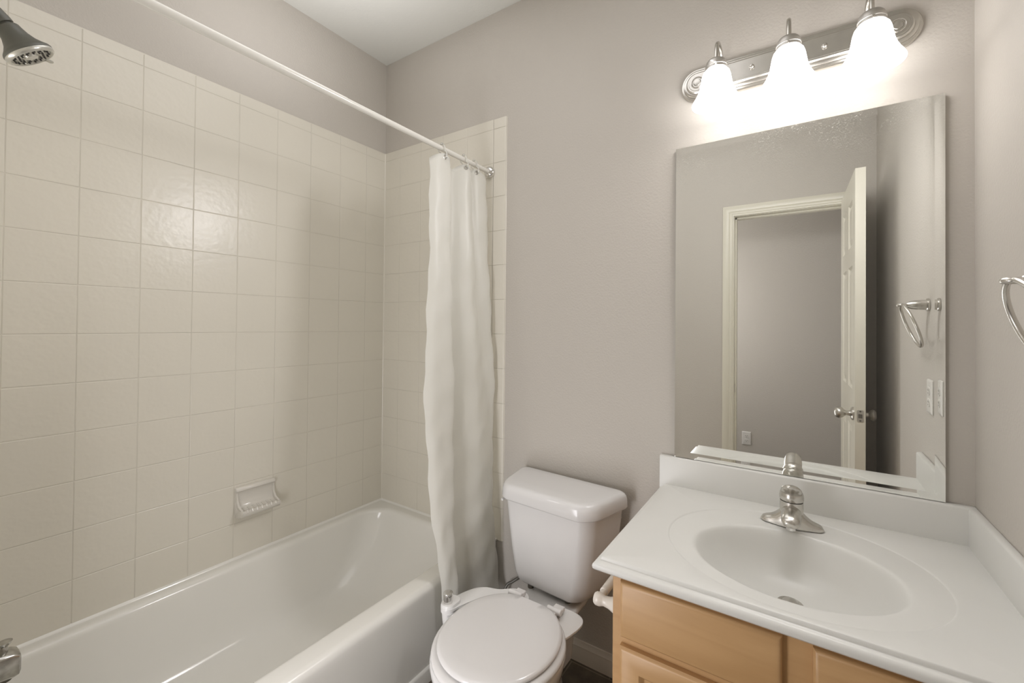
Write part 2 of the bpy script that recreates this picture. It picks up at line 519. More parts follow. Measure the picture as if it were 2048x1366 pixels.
mb.box((DX0, YF - 0.045, 0), (DX0 + 0.010, YF - 0.085, DZ)); mb.box((DX1 - 0.010, YF - 0.045, 0), (DX1, YF - 0.085, DZ)); mb.box((DX0, YF - 0.045, DZ - 0.010), (DX1, YF - 0.085, DZ))
jamb = struct('trim_5', mb, M['trim'], 'cream door jamb', smooth=False)
mb = MB(); mb.box((DX0 + 0.0001, YF - 0.008, 0.85), (DX0 + 0.0022, YF - 0.036, 0.908)); mb.box((DX0 + 0.0022, YF - 0.015, 0.868), (DX0 + 0.0026, YF - 0.029, 0.89))
obj('strike_plate', mb, M['nickel_dark'], jamb, smooth=False)

# the door, hinged at the right jamb and swung in along the right wall
def door():
    Wd, Ht, T = 0.64, 2.052, 0.040
    ang = math.radians(1.2)
    root = bpy.data.objects.new('door_1', None); C.objects.link(root)
    root['kind'] = 'structure'; root['label'] = 'open cream six-panel door seen edge-on in the mirror'
    root.location = (2.072, YF + 0.004, 0.008)
    root.rotation_euler = (0, 0, PI / 2 - ang)
    # local x along the door from the hinge, local y towards the left (room) face +, thickness to -y
    mb = MB()
    xs = [0, 0.105, 0.275, 0.365, 0.535, Wd]; 
    zs = [0, 0.20, 0.80, 0.985, 1.60, 1.70, 1.93, Ht]
    for side, sg in ((0.0, 1), (-T, -1)):
        for i in range(5):
            for j in range(7):
                x0, x1, z0, z1 = xs[i], xs[i + 1], zs[j], zs[j + 1]
                if i in (1, 3) and j in (1, 3, 5):
                    # moulded panel: groove then raised field
                    def R(e, d): return [(x0 + e, side - sg * d, z0 + e), (x1 - e, side - sg * d, z0 + e), (x1 - e, side - sg * d, z1 - e), (x0 + e, side - sg * d, z1 - e)]
                    mb.loft([R(0, 0), R(0.010, 0.008), R(0.016, 0.008), R(0.040, 0.002)], False, True)
                else:
                    mb.add([(x0, side, z0), (x1, side, z0), (x1, side, z1), (x0, side, z1)], [(0, 1, 2, 3)])
    mb.add([(0, 0, 0), (0, -T, 0), (0, -T, Ht), (0, 0, Ht)], [(0, 1, 2, 3)])
    mb.add([(Wd, 0, 0), (Wd, -T, 0), (Wd, -T, Ht), (Wd, 0, Ht)], [(0, 1, 2, 3)])
    mb.add([(0, 0, Ht), (Wd, 0, Ht), (Wd, -T, Ht), (0, -T, Ht)], [(0, 1, 2, 3)])
    mb.add([(0, 0, 0), (Wd, 0, 0), (Wd, -T, 0), (0, -T, 0)], [(0, 1, 2, 3)])
    obj('panel', mb, M['door'], root, smooth=False)
    for sg, y0 in ((1, 0.0), (-1, -T)):
        k = MB()
        prof = [(0.0, 0.0), (0.032, 0.0), (0.032, 0.004), (0.027, 0.009), (0.013, 0.012), (0.011, 0.026), (0.016, 0.034), (0.025, 0.043), (0.028, 0.054), (0.025, 0.066), (0.016, 0.074), (0.0, 0.077)]
        if sg < 0: prof = [(r, h * 0.62) for r, h in prof]
        k.lathe(prof, 28, (Wd - 0.06, y0 + sg * 0.0004, 0.870), (0, sg, 0))
        obj('doorknob', k, M['nickel_dark'], root)
    k = MB(); k.loft([[(Wd + 0.0003, y, z) for y, z in rrect(-T / 2, 0.870, 0.0125, 0.028, 0.006)], [(Wd + 0.0025, y, z) for y, z in rrect(-T / 2, 0.870, 0.0125, 0.028, 0.006)]], True, True)
    lp = obj('latch_plate', k, M['nickel_dark'], root, smooth=False)
    k = MB(); k.box((Wd + 0.0025, -T / 2 - 0.007, 0.861), (Wd + 0.009, -T / 2 + 0.007, 0.879))
    for z in (0.848, 0.892): k.lathe([(0.0, 0.0), (0.004, 0.0), (0.004, 0.001), (0, 0.001)], 12, (Wd + 0.0025, -T / 2, z), (1, 0, 0))
    obj('latch', k, M['gap'], lp, smooth=False)
door()

# ------------------------------------------------------------------ bathtub
def build_tub():
    X0, X1, Y0, Y1 = 0.0015, 0.765, -1.5225, -0.0015
    cx, cy = (X0 + X1) / 2, (Y0 + Y1) / 2
    hx, hy = (X1 - X0) / 2, (Y1 - Y0) / 2
    t = thing('bathtub', 'white alcove bathtub in the tiled corner under the curtain rod', 'bathtub', (cx, cy, 0))
    n = 12
    def ring(x0, x1, y0, y1, r, z): return [(x, y, z) for x, y in rrect((x0 + x1) / 2, (y0 + y1) / 2, (x1 - x0) / 2, (y1 - y0) / 2, r, n)]
    RZ = 0.352
    rings = []
    # apron: front side (x max) is profiled, other sides stay against the walls
    for x, z in ((0.757, 0.0), (0.757, 0.046), (0.7545, 0.052), (0.748, 0.055), (0.748, 0.060), (0.753, 0.14), (0.757, 0.22), (0.759, 0.29), (0.7605, 0.315)):
        rings.append(ring(X0, x, Y0, Y1, 0.001, z))
    R = 0.024
    for i in range(7):
        a = PI / 2 * i / 6
        rings.append(ring(X0, 0.7605 - R + R * math.cos(a) + 0.0, Y0, Y1, 0.001 + 0.0005 * i, RZ - R + R * math.sin(a) - 0.000))
    # ledge then rolled inner edge
    ix0, ix1, iy0, iy1 = 0.052, 0.668, -1.44, -0.062
    rings.append(ring(X0 + 0.02, 0.705, Y0 + 0.03, Y1 - 0.02, 0.05, RZ + 0.0005))
    for i in range(7):
        a = PI / 2 * i / 6
        rr = 0.022
        o = rr * math.sin(a)
        rings.append(ring(ix0 - rr + o, ix1 + rr - o, iy0 - rr + o, iy1 + rr - o, 0.13, RZ - rr + rr * math.cos(a)))
    # walls: far (y max) end slopes as the back rest
    for k, (dz, ins, slope) in enumerate(((0.06, 0.006, 0.02), (0.14, 0.018, 0.065), (0.21, 0.034, 0.125), (0.255, 0.052, 0.17), (0.28, 0.08, 0.205), (0.292, 0.12, 0.25), (0.297, 0.17, 0.30))):
        rings.append(ring(ix0 + ins, ix1 - ins, iy0 + ins * 0.8, iy1 - ins * 0.5 - slope, 0.13 - 0.02 * (k > 3), RZ - dz))
    rings.append(ring(0.33, 0.39, -0.95, -0.75, 0.02, RZ - 0.30))
    mb = MB(); mb.loft(rings, True, True); shift(mb, (cx, cy, 0))
    obj('shell', mb, M['tub'], t, angle=60)
    mb = MB(); mb.lathe([(0.0, 0.004), (0.034, 0.004), (0.038, 0.0), (0.038, -0.004)], 28, (0.36 - cx, -1.22 - cy, RZ - 0.292))
    obj('drain', mb, M['chrome'], t)
build_tub()

# tub spout ---------------------------------------------------------
def build_spout():
    x, y, z = 0.37, YS, 0.520
    t = thing('tub_spout', 'worn chrome tub spout with pull-up diverter knob', 'tub spout', (x, y, z))
    def sec(yy, hw, zt, zb, r): return [(px, yy, pz) for px, pz in rrect(0, (zt + zb) / 2, hw, (zt - zb) / 2, r, 6)]
    mb = MB()
    mb.loft([sec(0.0008, 0.031, 0.031, -0.031, 0.03), sec(0.02, 0.029, 0.030, -0.030, 0.025), sec(0.09, 0.026, 0.0275, -0.028, 0.014), sec(0.15, 0.024, 0.023, -0.034, 0.009),
             sec(0.170, 0.0235, 0.020, -0.036, 0.008), sec(0.179, 0.022, 0.015, -0.034, 0.008), sec(0.182, 0.017, 0.009, -0.028, 0.006)], True, True)
    obj('body', mb, M['spout'], t)
    mb = MB(); mb.lathe([(0.0, 0.0), (0.006, 0.0), (0.006, 0.014), (0.011, 0.019), (0.013, 0.024), (0.0, 0.027)], 20, (0, 0.158, 0.0205))
    obj('diverter_knob', mb, M['spout'], t)
    mb = MB(); mb.lathe([(0.013, 0.0), (0.013, -0.008), (0.010, -0.008), (0.010, -0.002)], 20, (0, 0.158, -0.0352))
    obj('outlet', mb, M['gap'], t)
build_spout()

# shower head -------------------------------------------------------
def build_shower():
    x = 0.38
    t = thing('wall_shower', 'dark grey bell-shaped shower head with silver spray face on the wall', 'shower head', (x, YS, 2.03))
    ax = Vector((0.06, 0.60, -0.79)).normalized()
    face = Vector((0.0, 0.181, -0.121))
    neck = face - ax * 0.100
    mb = MB()
    p0 = Vector((0, 0.001, 0.0)); p1 = Vector((0, 0.05, -0.002))
    mb.tube([p0, p1, neck - ax * 0.010, neck + ax * 0.020], 0.0105, 14)
    mb.lathe([(0.0, 0.0), (0.030, 0.0), (0.030, 0.004), (0.018, 0.010), (0.011, 0.012)], 24, p0, (0, 1, 0))
    obj('shower_arm', mb, M['spout'], t)
    mb = MB(); mb.lathe([(0.0105, 0.000), (0.0150, 0.002), (0.0175, 0.022), (0.0175, 0.029), (0.013, 0.030), (0.013, 0.036)], 24, neck, ax)
    obj('swivel_nut', mb, M['shower_grey'], t)
    mb = MB(); mb.lathe([(0.013, 0.0345), (0.0195, 0.0350), (0.0215, 0.038), (0.0225, 0.045), (0.0255, 0.057), (0.0315, 0.070), (0.0395, 0.080), (0.0450, 0.0855), (0.0470, 0.090), (0.0465, 0.094), (0.043, 0.095)], 40, neck, ax)
    obj('bell', mb, M['shower_grey'], t)
    mb = MB(); mb.lathe([(0.0455, 0.090), (0.0468, 0.0935), (0.0455, 0.099), (0.0415, 0.102), (0.038, 0.100), (0.037, 0.0975), (0.014, 0.0975), (0.012, 0.101), (0.0, 0.1015)], 40, neck, ax)
    fc = obj('spray_face', mb, M['shower_face'], t)
    e1 = (Vector((1, 0, 0)) - ax * ax.x).normalized(); e2 = ax.cross(e1)
    mb = MB()
    for rr, k in ((0.033, 18), (0.023, 12)):
        for i in range(k):
            a = 2 * PI * i / k
            mb.lathe([(0.0022, 0.097), (0.0020, 0.1015), (0.0, 0.102)], 8, neck + (e1 * math.cos(a) + e2 * math.sin(a)) * rr, ax)
    nz = obj('nozzle', mb, M['dark'], fc); nz['kind'] = 'stuff'
    mb = MB()
    a0 = neck + ax * 0.099
    dv = (e2 * 0.75 + e1 * 0.65).normalized()
    if dv.y < 0: dv = -dv
    mb.tube([a0 + dv * 0.040, a0 + dv * 0.052 + ax * 0.004, a0 + dv * 0.058 + ax * 0.005], [0.0045, 0.0042, 0.003], 10)
    obj('selector_tab', mb, M['shower_face'], t)
build_shower()

# soap dish ---------------------------------------------------------
def build_soap():
    y0, y1 = -0.727, -0.573
    t = thing('soap_dish', 'cream ceramic soap dish set into the tub wall tile', 'soap dish', (0, (y0 + y1) / 2, 0.575))
    # profile (x out from the wall, z) swept along y, shrinking at the ends
    prof = [(0.0005, 0.060), (0.010, 0.060), (0.017, 0.054), (0.017, 0.047), (0.011, 0.043), (0.008, 0.034), (0.007, 0.010), (0.010, -0.012), (0.020, -0.022), (0.044, -0.027), (0.056, -0.022),
            (0.062, -0.024), (0.064, -0.032), (0.058, -0.044), (0.040, -0.052), (0.020, -0.057), (0.0005, -0.059)]
    L = y1 - y0
    rings = []
    for s_, k in ((0.0, 0.72), (0.008, 0.90), (0.022, 1.0), (0.5, 1.0), (1 - 0.022, 1.0), (1 - 0.008, 0.90), (1.0, 0.72)):
        rings.append([(0.0005 + (px - 0.0005) * k, -L / 2 + L * s_, pz * (0.9 + 0.1 * k)) for px, pz in prof])
    mb = MB(); mb.loft(rings, True, True)
    # end cheeks that close the tray
    for sg in (-1, 1):
        yy = sg * (L / 2 - 0.006)
        ch = [(0.0005, 0.052), (0.010, 0.048), (0.010, 0.030), (0.013, 0.006), (0.026, -0.012), (0.052, -0.021), (0.060, -0.034), (0.040, -0.050), (0.0005, -0.058)]
        mb.prism(ch, yy - 0.0035, yy + 0.0035, 'xz')
    o = obj('tray', mb, M['ceramic'], t, angle=50)
    mb = MB()
    for i in range(7):
        yy = -L / 2 + 0.022 + i * (L - 0.044) / 6
        mb.tube([(0.020, yy, -0.0225), (0.044, yy, -0.0275), (0.060, yy, -0.0225), (0.0635, yy, -0.030)], 0.0042, 8)
    obj('drain_rib', mb, M['ceramic'], t)
build_soap()

# ------------------------------------------------------------------ curtain rod, curtain, hooks
ROD = (0.710, 1.978)
def build_rod():
    t = thing('curtain_rod', 'long white tension rod above the tub edge', 'curtain rod', (ROD[0], 0, ROD[1]))
    mb = MB(); mb.tube([(0, -0.004, 0), (0, -0.75, 0)], 0.0098, 20)
    obj('outer_tube', mb, M['rod'], t)
    mb = MB(); mb.tube([(0, -0.74, 0), (0, YS + 0.004, 0)], 0.0108, 20)
    obj('inner_tube', mb, M['rod'], t)
    for y, sg in ((-0.0006, -1), (YS + 0.0006, 1)):
        mb = MB(); mb.lathe([(0.0, 0.0), (0.0255, 0.0), (0.026, 0.006), (0.022, 0.015), (0.0135, 0.020), (0.0100, 0.020)], 28, (0, y, 0), (0, sg, 0))
        obj('end_cap', mb, M['chrome'], t)
build_rod()

def catmull(P, n):
    out = []
    N = len(P)
    for i in range(N - 1):
        p0, p1, p2, p3 = P[max(i - 1, 0)], P[i], P[i + 1], P[min(i + 2, N - 1)]
        for k in range(n):
            t = k / n
            out.append(tuple(0.5 * ((2 * b) + (-a + c) * t + (2 * a - 5 * b + 4 * c - d) * t * t + (-a + 3 * b - 3 * c + d) * t ** 3) for a, b, c, d in zip(p0, p1, p2, p3)))
    out.append(tuple(P[-1]))
    return out
# control rows: height, list of (x, y) from the free edge to the wall edge
CUR = [
    (1.955, [(0.704, -0.374), (0.722, -0.350), (0.726, -0.315), (0.722, -0.278), (0.706, -0.264), (0.690, -0.235), (0.705, -0.208), (0.724, -0.182), (0.722, -0.156), (0.708, -0.138), (0.724, -0.116), (0.722, -0.060), (0.704, -0.024)]),
    (1.50, [(0.722, -0.392), (0.738, -0.370), (0.744, -0.335), (0.745, -0.296), (0.714, -0.288), (0.702, -0.252), (0.726, -0.214), (0.744, -0.175), (0.738, -0.145), (0.728, -0.118), (0.738, -0.088), (0.740, -0.050), (0.722, -0.018)]),
    (1.05, [(0.744, -0.428), (0.762, -0.405), (0.769, -0.362), (0.770, -0.300), (0.732, -0.305), (0.722, -0.268), (0.752, -0.222), (0.768, -0.165), (0.766, -0.128), (0.758, -0.095), (0.760, -0.065), (0.764, -0.035), (0.750, -0.014)]),
    (0.65, [(0.766, -0.414), (0.784, -0.394), (0.791, -0.362), (0.790, -0.318), (0.752, -0.330), (0.742, -0.290), (0.772, -0.230), (0.790, -0.170), (0.790, -0.118), (0.782, -0.070), (0.770, -0.056), (0.766, -0.044), (0.758, -0.030)]),
    (0.36, [(0.786, -0.378), (0.800, -0.364), (0.806, -0.342), (0.806, -0.312), (0.774, -0.322), (0.769, -0.275), (0.789, -0.214), (0.803, -0.155), (0.804, -0.110), (0.800, -0.068), (0.790, -0.054), (0.786, -0.044), (0.780, -0.034)]),
    (0.165, [(0.798, -0.352), (0.808, -0.344), (0.814, -0.330), (0.815, -0.306), (0.786, -0.315), (0.781, -0.266), (0.798, -0.208), (0.814, -0.150), (0.820, -0.100), (0.822, -0.054), (0.812, -0.044), (0.808, -0.036), (0.802, -0.028)]),
]
def build_curtain():
    NZ = 60
    cols = [catmull([(r[1][i][0], r[1][i][1], r[0]) for r in CUR], 12) for i in range(13)]
    rows = []
    nz = len(cols[0])
    for k in range(nz):
        rows.append(catmull([cols[i][k] for i in range(13)], 10))
    ns = len(rows[0])
    # hem between hooks sags below the rod
    hooks = [0.167, 0.575, 0.835]
    mb = MB()
    vs_ = []
    for k, r in enumerate(rows):
        for j, p in enumerate(r):
            s_ = j / (ns - 1)
            dz = 0.0
            top = max(0, 1 - k / 10)
            sag = min(1.0, min(abs(s_ - h) for h in hooks) / 0.16)
            dz = -0.030 * sag ** 1.5 * top
            wv = 0.0025 * math.sin(17 * p[2] + 9 * s_) * (1 - top) + 0.002 * math.sin(41 * p[2] - 23 * s_)
            vs_.append((p[0] + wv, p[1] + wv * 0.6, p[2] + dz))
    fs = [(k * ns + j, k * ns + j + 1, (k + 1) * ns + j + 1, (k + 1) * ns + j) for k in range(nz - 1) for j in range(ns - 1)]
    mb.add(vs_, fs)
    t = thing('shower_curtain', 'white shower curtain bunched up against the back wall', 'shower curtain', (0.74, -0.2, 1.955))
    shift(mb, (0.74, -0.2, 1.955))
    obj('fabric', mb, M['curtain'], t, solid=0.0012, angle=80)
    pts = []
    for h in hooks:
        j = int(h * (ns - 1))
        a = Vector(rows[0][j]) - Vector((0, 0, 0.014)); nb = Vector(rows[4][min(j + 4, ns - 1)]) - Vector(rows[4][max(j - 4, 0)])
        nb.z = 0; nb.normalize(); nor = Vector((nb.y, -nb.x, 0))
        if nor.x < 0: nor = -nor
        pts.append((a, nor))
    for i, (a, nor) in enumerate(pts):
        c = a + nor * 0.001
        ring = []
        e1 = Vector((0, 0, 1)); e2 = nor.cross(e1)
        mb = MB(); mb.tube([c + (e1 * math.cos(q * PI / 10) + e2 * math.sin(q * PI / 10)) * 0.0070 - Vector((0.74, -0.2, 1.955)) for q in range(20)], 0.0020, 8, closed=True)
        obj('grommet', mb, M['nickel_dark'], t)
    return pts
HK = build_curtain()
LBL = ['clear plastic curtain hook furthest from the wall on the rod', 'clear plastic curtain hook in the middle of the three on the rod', 'clear plastic curtain hook nearest the chrome rod end']
for (a, nor), lb in zip(HK, LBL):
    t = thing('curtain_hook', lb, 'curtain hook', (ROD[0], a.y, ROD[1]), 0, 'clear curtain hooks on the rod')
    mb = MB()
    gz = a.z - ROD[1]
    gx = a.x - ROD[0]
    pts = []
    for q in range(13):
        an = -PI * 0.15 + q * PI * 1.3 / 12
        pts.append((0.0165 * math.cos(an), 0, 0.0165 * math.sin(an)))
    pts = [(gx + 0.004, 0, gz), (gx + 0.012, 0, gz - 0.004), (gx * 0.6 + 0.016, 0, gz * 0.5)] + pts + [(gx * 0.5 - 0.010, 0, gz * 0.55), (gx - 0.006, 0, gz + 0.002)]
    mb.tube(pts, 0.0028, 10)
    obj('loop', mb, M['clear'], t)
    mb = MB(); mb.lathe([(0, -0.005), (0.004, -0.004), (0.0055, 0), (0.004, 0.004), (0, 0.005)], 14, (0.0, 0, 0.0185), (1, 0, 0))
    obj('roller_bead', mb, M['clear'], t)

# ------------------------------------------------------------------ toilet
TX, TY, TR = 1.150, -0.135, math.radians(-0.5)
TANK_C, TANK_R = (-0.022, 0.0), math.radians(-3.2)
def build_toilet():
    t = thing('toilet', 'white two-piece toilet with closed lid between tub and vanity', 'toilet', (TX, TY, 0), TR)
    def egg(cy, a, bf, bb, z, n=48, ex=2.0, cx=0.0):
        out = []
        for i in range(n):
            q = 2 * PI * i / n
            c, s_ = math.cos(q), math.sin(q)
            x = a * math.copysign(abs(c) ** (2 / ex), c)
            y = (bb if s_ > 0 else bf) * math.copysign(abs(s_) ** (2 / ex), s_)
            out.append((cx + x, cy + y, z))
        return out
    # bowl + pedestal + rear deck as one ceramic body
    cb = -0.385
    mb = MB()
    mb.loft([egg(-0.26, 0.112, 0.235, 0.20, 0.0, ex=2.6), egg(-0.26, 0.112, 0.235, 0.20, 0.015, ex=2.6), egg(-0.26, 0.102, 0.215, 0.19, 0.05, ex=2.5), egg(-0.27, 0.098, 0.20, 0.19, 0.13, ex=2.4),
             egg(-0.30, 0.112, 0.20, 0.20, 0.19, ex=2.3), egg(-0.345, 0.145, 0.20, 0.21, 0.25, ex=2.15), egg(-0.375, 0.172, 0.20, 0.22, 0.30), egg(cb, 0.183, 0.202, 0.225, 0.335), egg(cb, 0.186, 0.206, 0.225, 0.355),
             egg(cb, 0.185, 0.205, 0.225, 0.366), egg(cb, 0.178, 0.198, 0.22, 0.372), egg(cb, 0.14, 0.16, 0.17, 0.372), egg(cb, 0.128, 0.148, 0.155, 0.36), egg(cb, 0.11, 0.13, 0.13, 0.30), egg(cb, 0.05, 0.06, 0.06, 0.20)], True, True)
    bowl = obj('bowl', mb, M['porcelain'], t, angle=60)
    mb = MB()
    def dk(z, hx, y0, y1, r): return [(x, y, z) for x, y in rrect(0, (y0 + y1) / 2, hx, (y1 - y0) / 2, r)]
    mb.loft([dk(0.12, 0.05, -0.22, 0.02, 0.04), dk(0.22, 0.055, -0.24, 0.03, 0.04), dk(0.28, 0.07, -0.26, 0.05, 0.05), dk(0.315, 0.095, -0.26, 0.06, 0.05), dk(0.332, 0.100, -0.26, 0.06, 0.05), dk(0.340, 0.094, -0.25, 0.055, 0.045)], True, True)
    obj('deck', mb, M['porcelain'], t, angle=60)
    # tank
    mb = MB()
    def tk(z, hx, yf, yb, r, bow, tap=0.19):
        pts = rrect(0, (yf + yb) / 2, hx, (yb - yf) / 2, r, 8)
        out = []
        for x, y in pts:
            if y < (yf + yb) / 2: y -= bow * (1 - (x / hx) ** 2)
            x *= 1 - tap * (yb - y) / (yb - yf)
            ca, sa = math.cos(TANK_R), math.sin(TANK_R)
            out.append((TANK_C[0] + x * ca - y * sa, TANK_C[1] + x * sa + y * ca, z))
        return out
    T0, T1 = 0.351, 0.668
    rows = []
    for k, (s_, ins) in enumerate(((0.0, 0.022), (0.012, 0.010), (0.04, 0.003), (0.12, 0.0), (0.4, 0), (0.75, 0), (1.0, 0))):
        hx = 0.165 + (0.221 - 0.165) * s_ ** 0.6
        yf = -0.075 - 0.016 * s_
        rows.append(tk(T0 + (T1 - T0) * s_, hx - ins, yf + ins, 0.105 - ins, [0.02, 0.02, 0.045, 0.045], 0.014))
    mb.loft(rows, True, True)
    obj('tank', mb, M['porcelain'], t, angle=60)
    mb = MB()
    rows = []
    for z, ins in ((0.654, 0.006), (0.6545, 0.001), (0.660, -0.0015), (0.686, 0.0005), (0.696, 0.003), (0.7035, 0.008), (0.7075, 0.015), (0.709, 0.023), (0.7095, 0.060)):
        rows.append(tk(z, 0.236 - ins, -0.105 + ins, 0.118 - ins * 0.8, [0.03, 0.03, 0.058, 0.058] if ins < 0.05 else 0.02, 0.018))
    mb.loft(rows, True, True)
    obj('tank_lid', mb, M['porcelain'], t, angle=60)
    mb = MB(); mb.tube([(-0.195, -0.030, 0.636), (-0.221, -0.030, 0.636)], 0.009, 14); mb.tube([(-0.219, -0.030, 0.636), (-0.220, -0.048, 0.634), (-0.219, -0.066, 0.632)], [0.006, 0.006, 0.005], 12)
    obj('flush_lever', mb, M['seat'], t)
    for sx in (-0.075, 0.075):
        mb = MB(); mb.lathe([(0.0, 0.0), (0.011, 0.0), (0.011, 0.012), (0, 0.012)], 16, (sx - 0.02, -0.055, 0.3395)); obj('tank_bolt', mb, M['gap'], t)
    # seat ring and lid
    cs = -0.393
    mb = MB()
    sx = 0.012
    outer = [(0.180, 0.203, 0.19, 0.380), (0.1845, 0.2075, 0.195, 0.386), (0.1845, 0.2075, 0.195, 0.392), (0.180, 0.203, 0.19, 0.3975), (0.165, 0.188, 0.18, 0.399), (0.125, 0.145, 0.135, 0.399), (0.12, 0.14, 0.13, 0.390), (0.122, 0.142, 0.132, 0.380), (0.180, 0.203, 0.19, 0.380)]
    mb.loft([egg(cs, a, bf, bb, z, cx=sx) for a, bf, bb, z in outer])
    obj('seat', mb, M['seat'], t, angle=60)
    mb = MB()
    def lidring(a, bf, bb, z):
        pts = egg(cs + 0.004, a, bf, bb, z, 64, 2.06, sx)
        ym = cs + 0.172
        return [(x, min(y, ym), zz) for x, y, zz in pts]
    mb.loft([lidring(0.160, 0.182, 0.176, 0.3995), lidring(0.1675, 0.190, 0.183, 0.402), lidring(0.170, 0.1925, 0.185, 0.407), lidring(0.168, 0.1905, 0.183, 0.412), lidring(0.160, 0.183, 0.176, 0.4155), lidring(0.13, 0.15, 0.145, 0.418), lidring(0.06, 0.07, 0.065, 0.4195), lidring(0.01, 0.01, 0.01, 0.420)], True, True)
    obj('seat_lid', mb, M['seat'], t, angle=60)
    for s_ in (-1, 1):
        mb = MB()
        x0 = sx + s_ * 0.073
        mb.tube([(x0 - 0.025, -0.207, 0.404), (x0 + 0.025, -0.207, 0.404)], 0.0095, 14)
        mb.box((x0 - 0.011, -0.222, 0.390), (x0 + 0.011, -0.192, 0.405))
        mb.box((x0 - 0.017, -0.200, 0.386), (x0 + 0.017, -0.165, 0.400))
        obj('hinge', mb, M['seat'], t, bevel=0.003, angle=40)
build_toilet()

def build_bidet():
    t = thing('bidet_attachment', 'white bidet attachment under the toilet seat with side control arm', 'bidet attachment', (TX, TY, 0.372), TR)
    # outline in toilet-local x,y : right lobe, notch, left lobe, arm sweeping to the control end, back along the bowl
    out = [(0.165, -0.215), (0.167, -0.175), (0.150, -0.150), (0.115, -0.143), (0.075, -0.150), (0.045, -0.190), (0.012, -0.200), (-0.020, -0.190), (-0.040, -0.158), (-0.070, -0.143), (-0.105, -0.152), (-0.145, -0.185), (-0.185, -0.200),
           (-0.215, -0.225), (-0.235, -0.270), (-0.246, -0.320), (-0.250, -0.350), (-0.240, -0.370), (-0.220, -0.373), (-0.205, -0.360), (-0.196, -0.330), (-0.180, -0.290), (-0.150, -0.275), (0.0, -0.290), (0.130, -0.290)]
    sm = catmull(out + [out[0]], 5)[:-1]
    mb = MB()
    c = Vector((-0.04, -0.23, 0))
    mb.loft([[(x, y, 0.0005) for x, y in sm], [(x, y, 0.0060) for x, y in sm], [(x + (c.x - x) * 0.012, y + (c.y - y) * 0.012, 0.0076) for x, y in sm]], True, True)
    obj('mounting_plate', mb, M['bidet'], t, angle=50)
    mb = MB()
    def cup(z, k): return [(-0.2285 + x * k, -0.338 + y * k, z) for x, y in rrect(0, 0, 0.024, 0.033, 0.022, 8)]
    mb.loft([cup(-0.075, 0.62), cup(-0.072, 0.75), cup(-0.03, 0.90), cup(-0.012, 0.95), cup(-0.010, 1.04), cup(0.011, 1.04), cup(0.016, 0.98)], True, True)
    obj('control_housing', mb, M['bidet'], t, angle=50)
    mb = MB(); mb.lathe([(0.015, 0.0), (0.0155, 0.020), (0.0165, 0.026), (0.0155, 0.032), (0.0, 0.034)], 28, (-0.231, -0.348, 0.0155))
    obj('control_knob', mb, M['chrome'], t)
build_bidet()
mb = MB(); mb.tube(catmull([(0.895, PB - 0.001, 0.235), (0.880, -0.012, 0.226), (0.862, -0.022, 0.212), (0.842, -0.032, 0.196), (0.835, -0.06, 0.15), (0.87, -0.13, 0.11), (0.97, -0.20, 0.18), (0.955, -0.33, 0.27), (0.925, -0.455, 0.293)], 6), 0.006, 10)
tag(obj('supply_hose', mb, M['hose']), 'thin grey water hose low on the wall beside the curtain hem', 'hose')

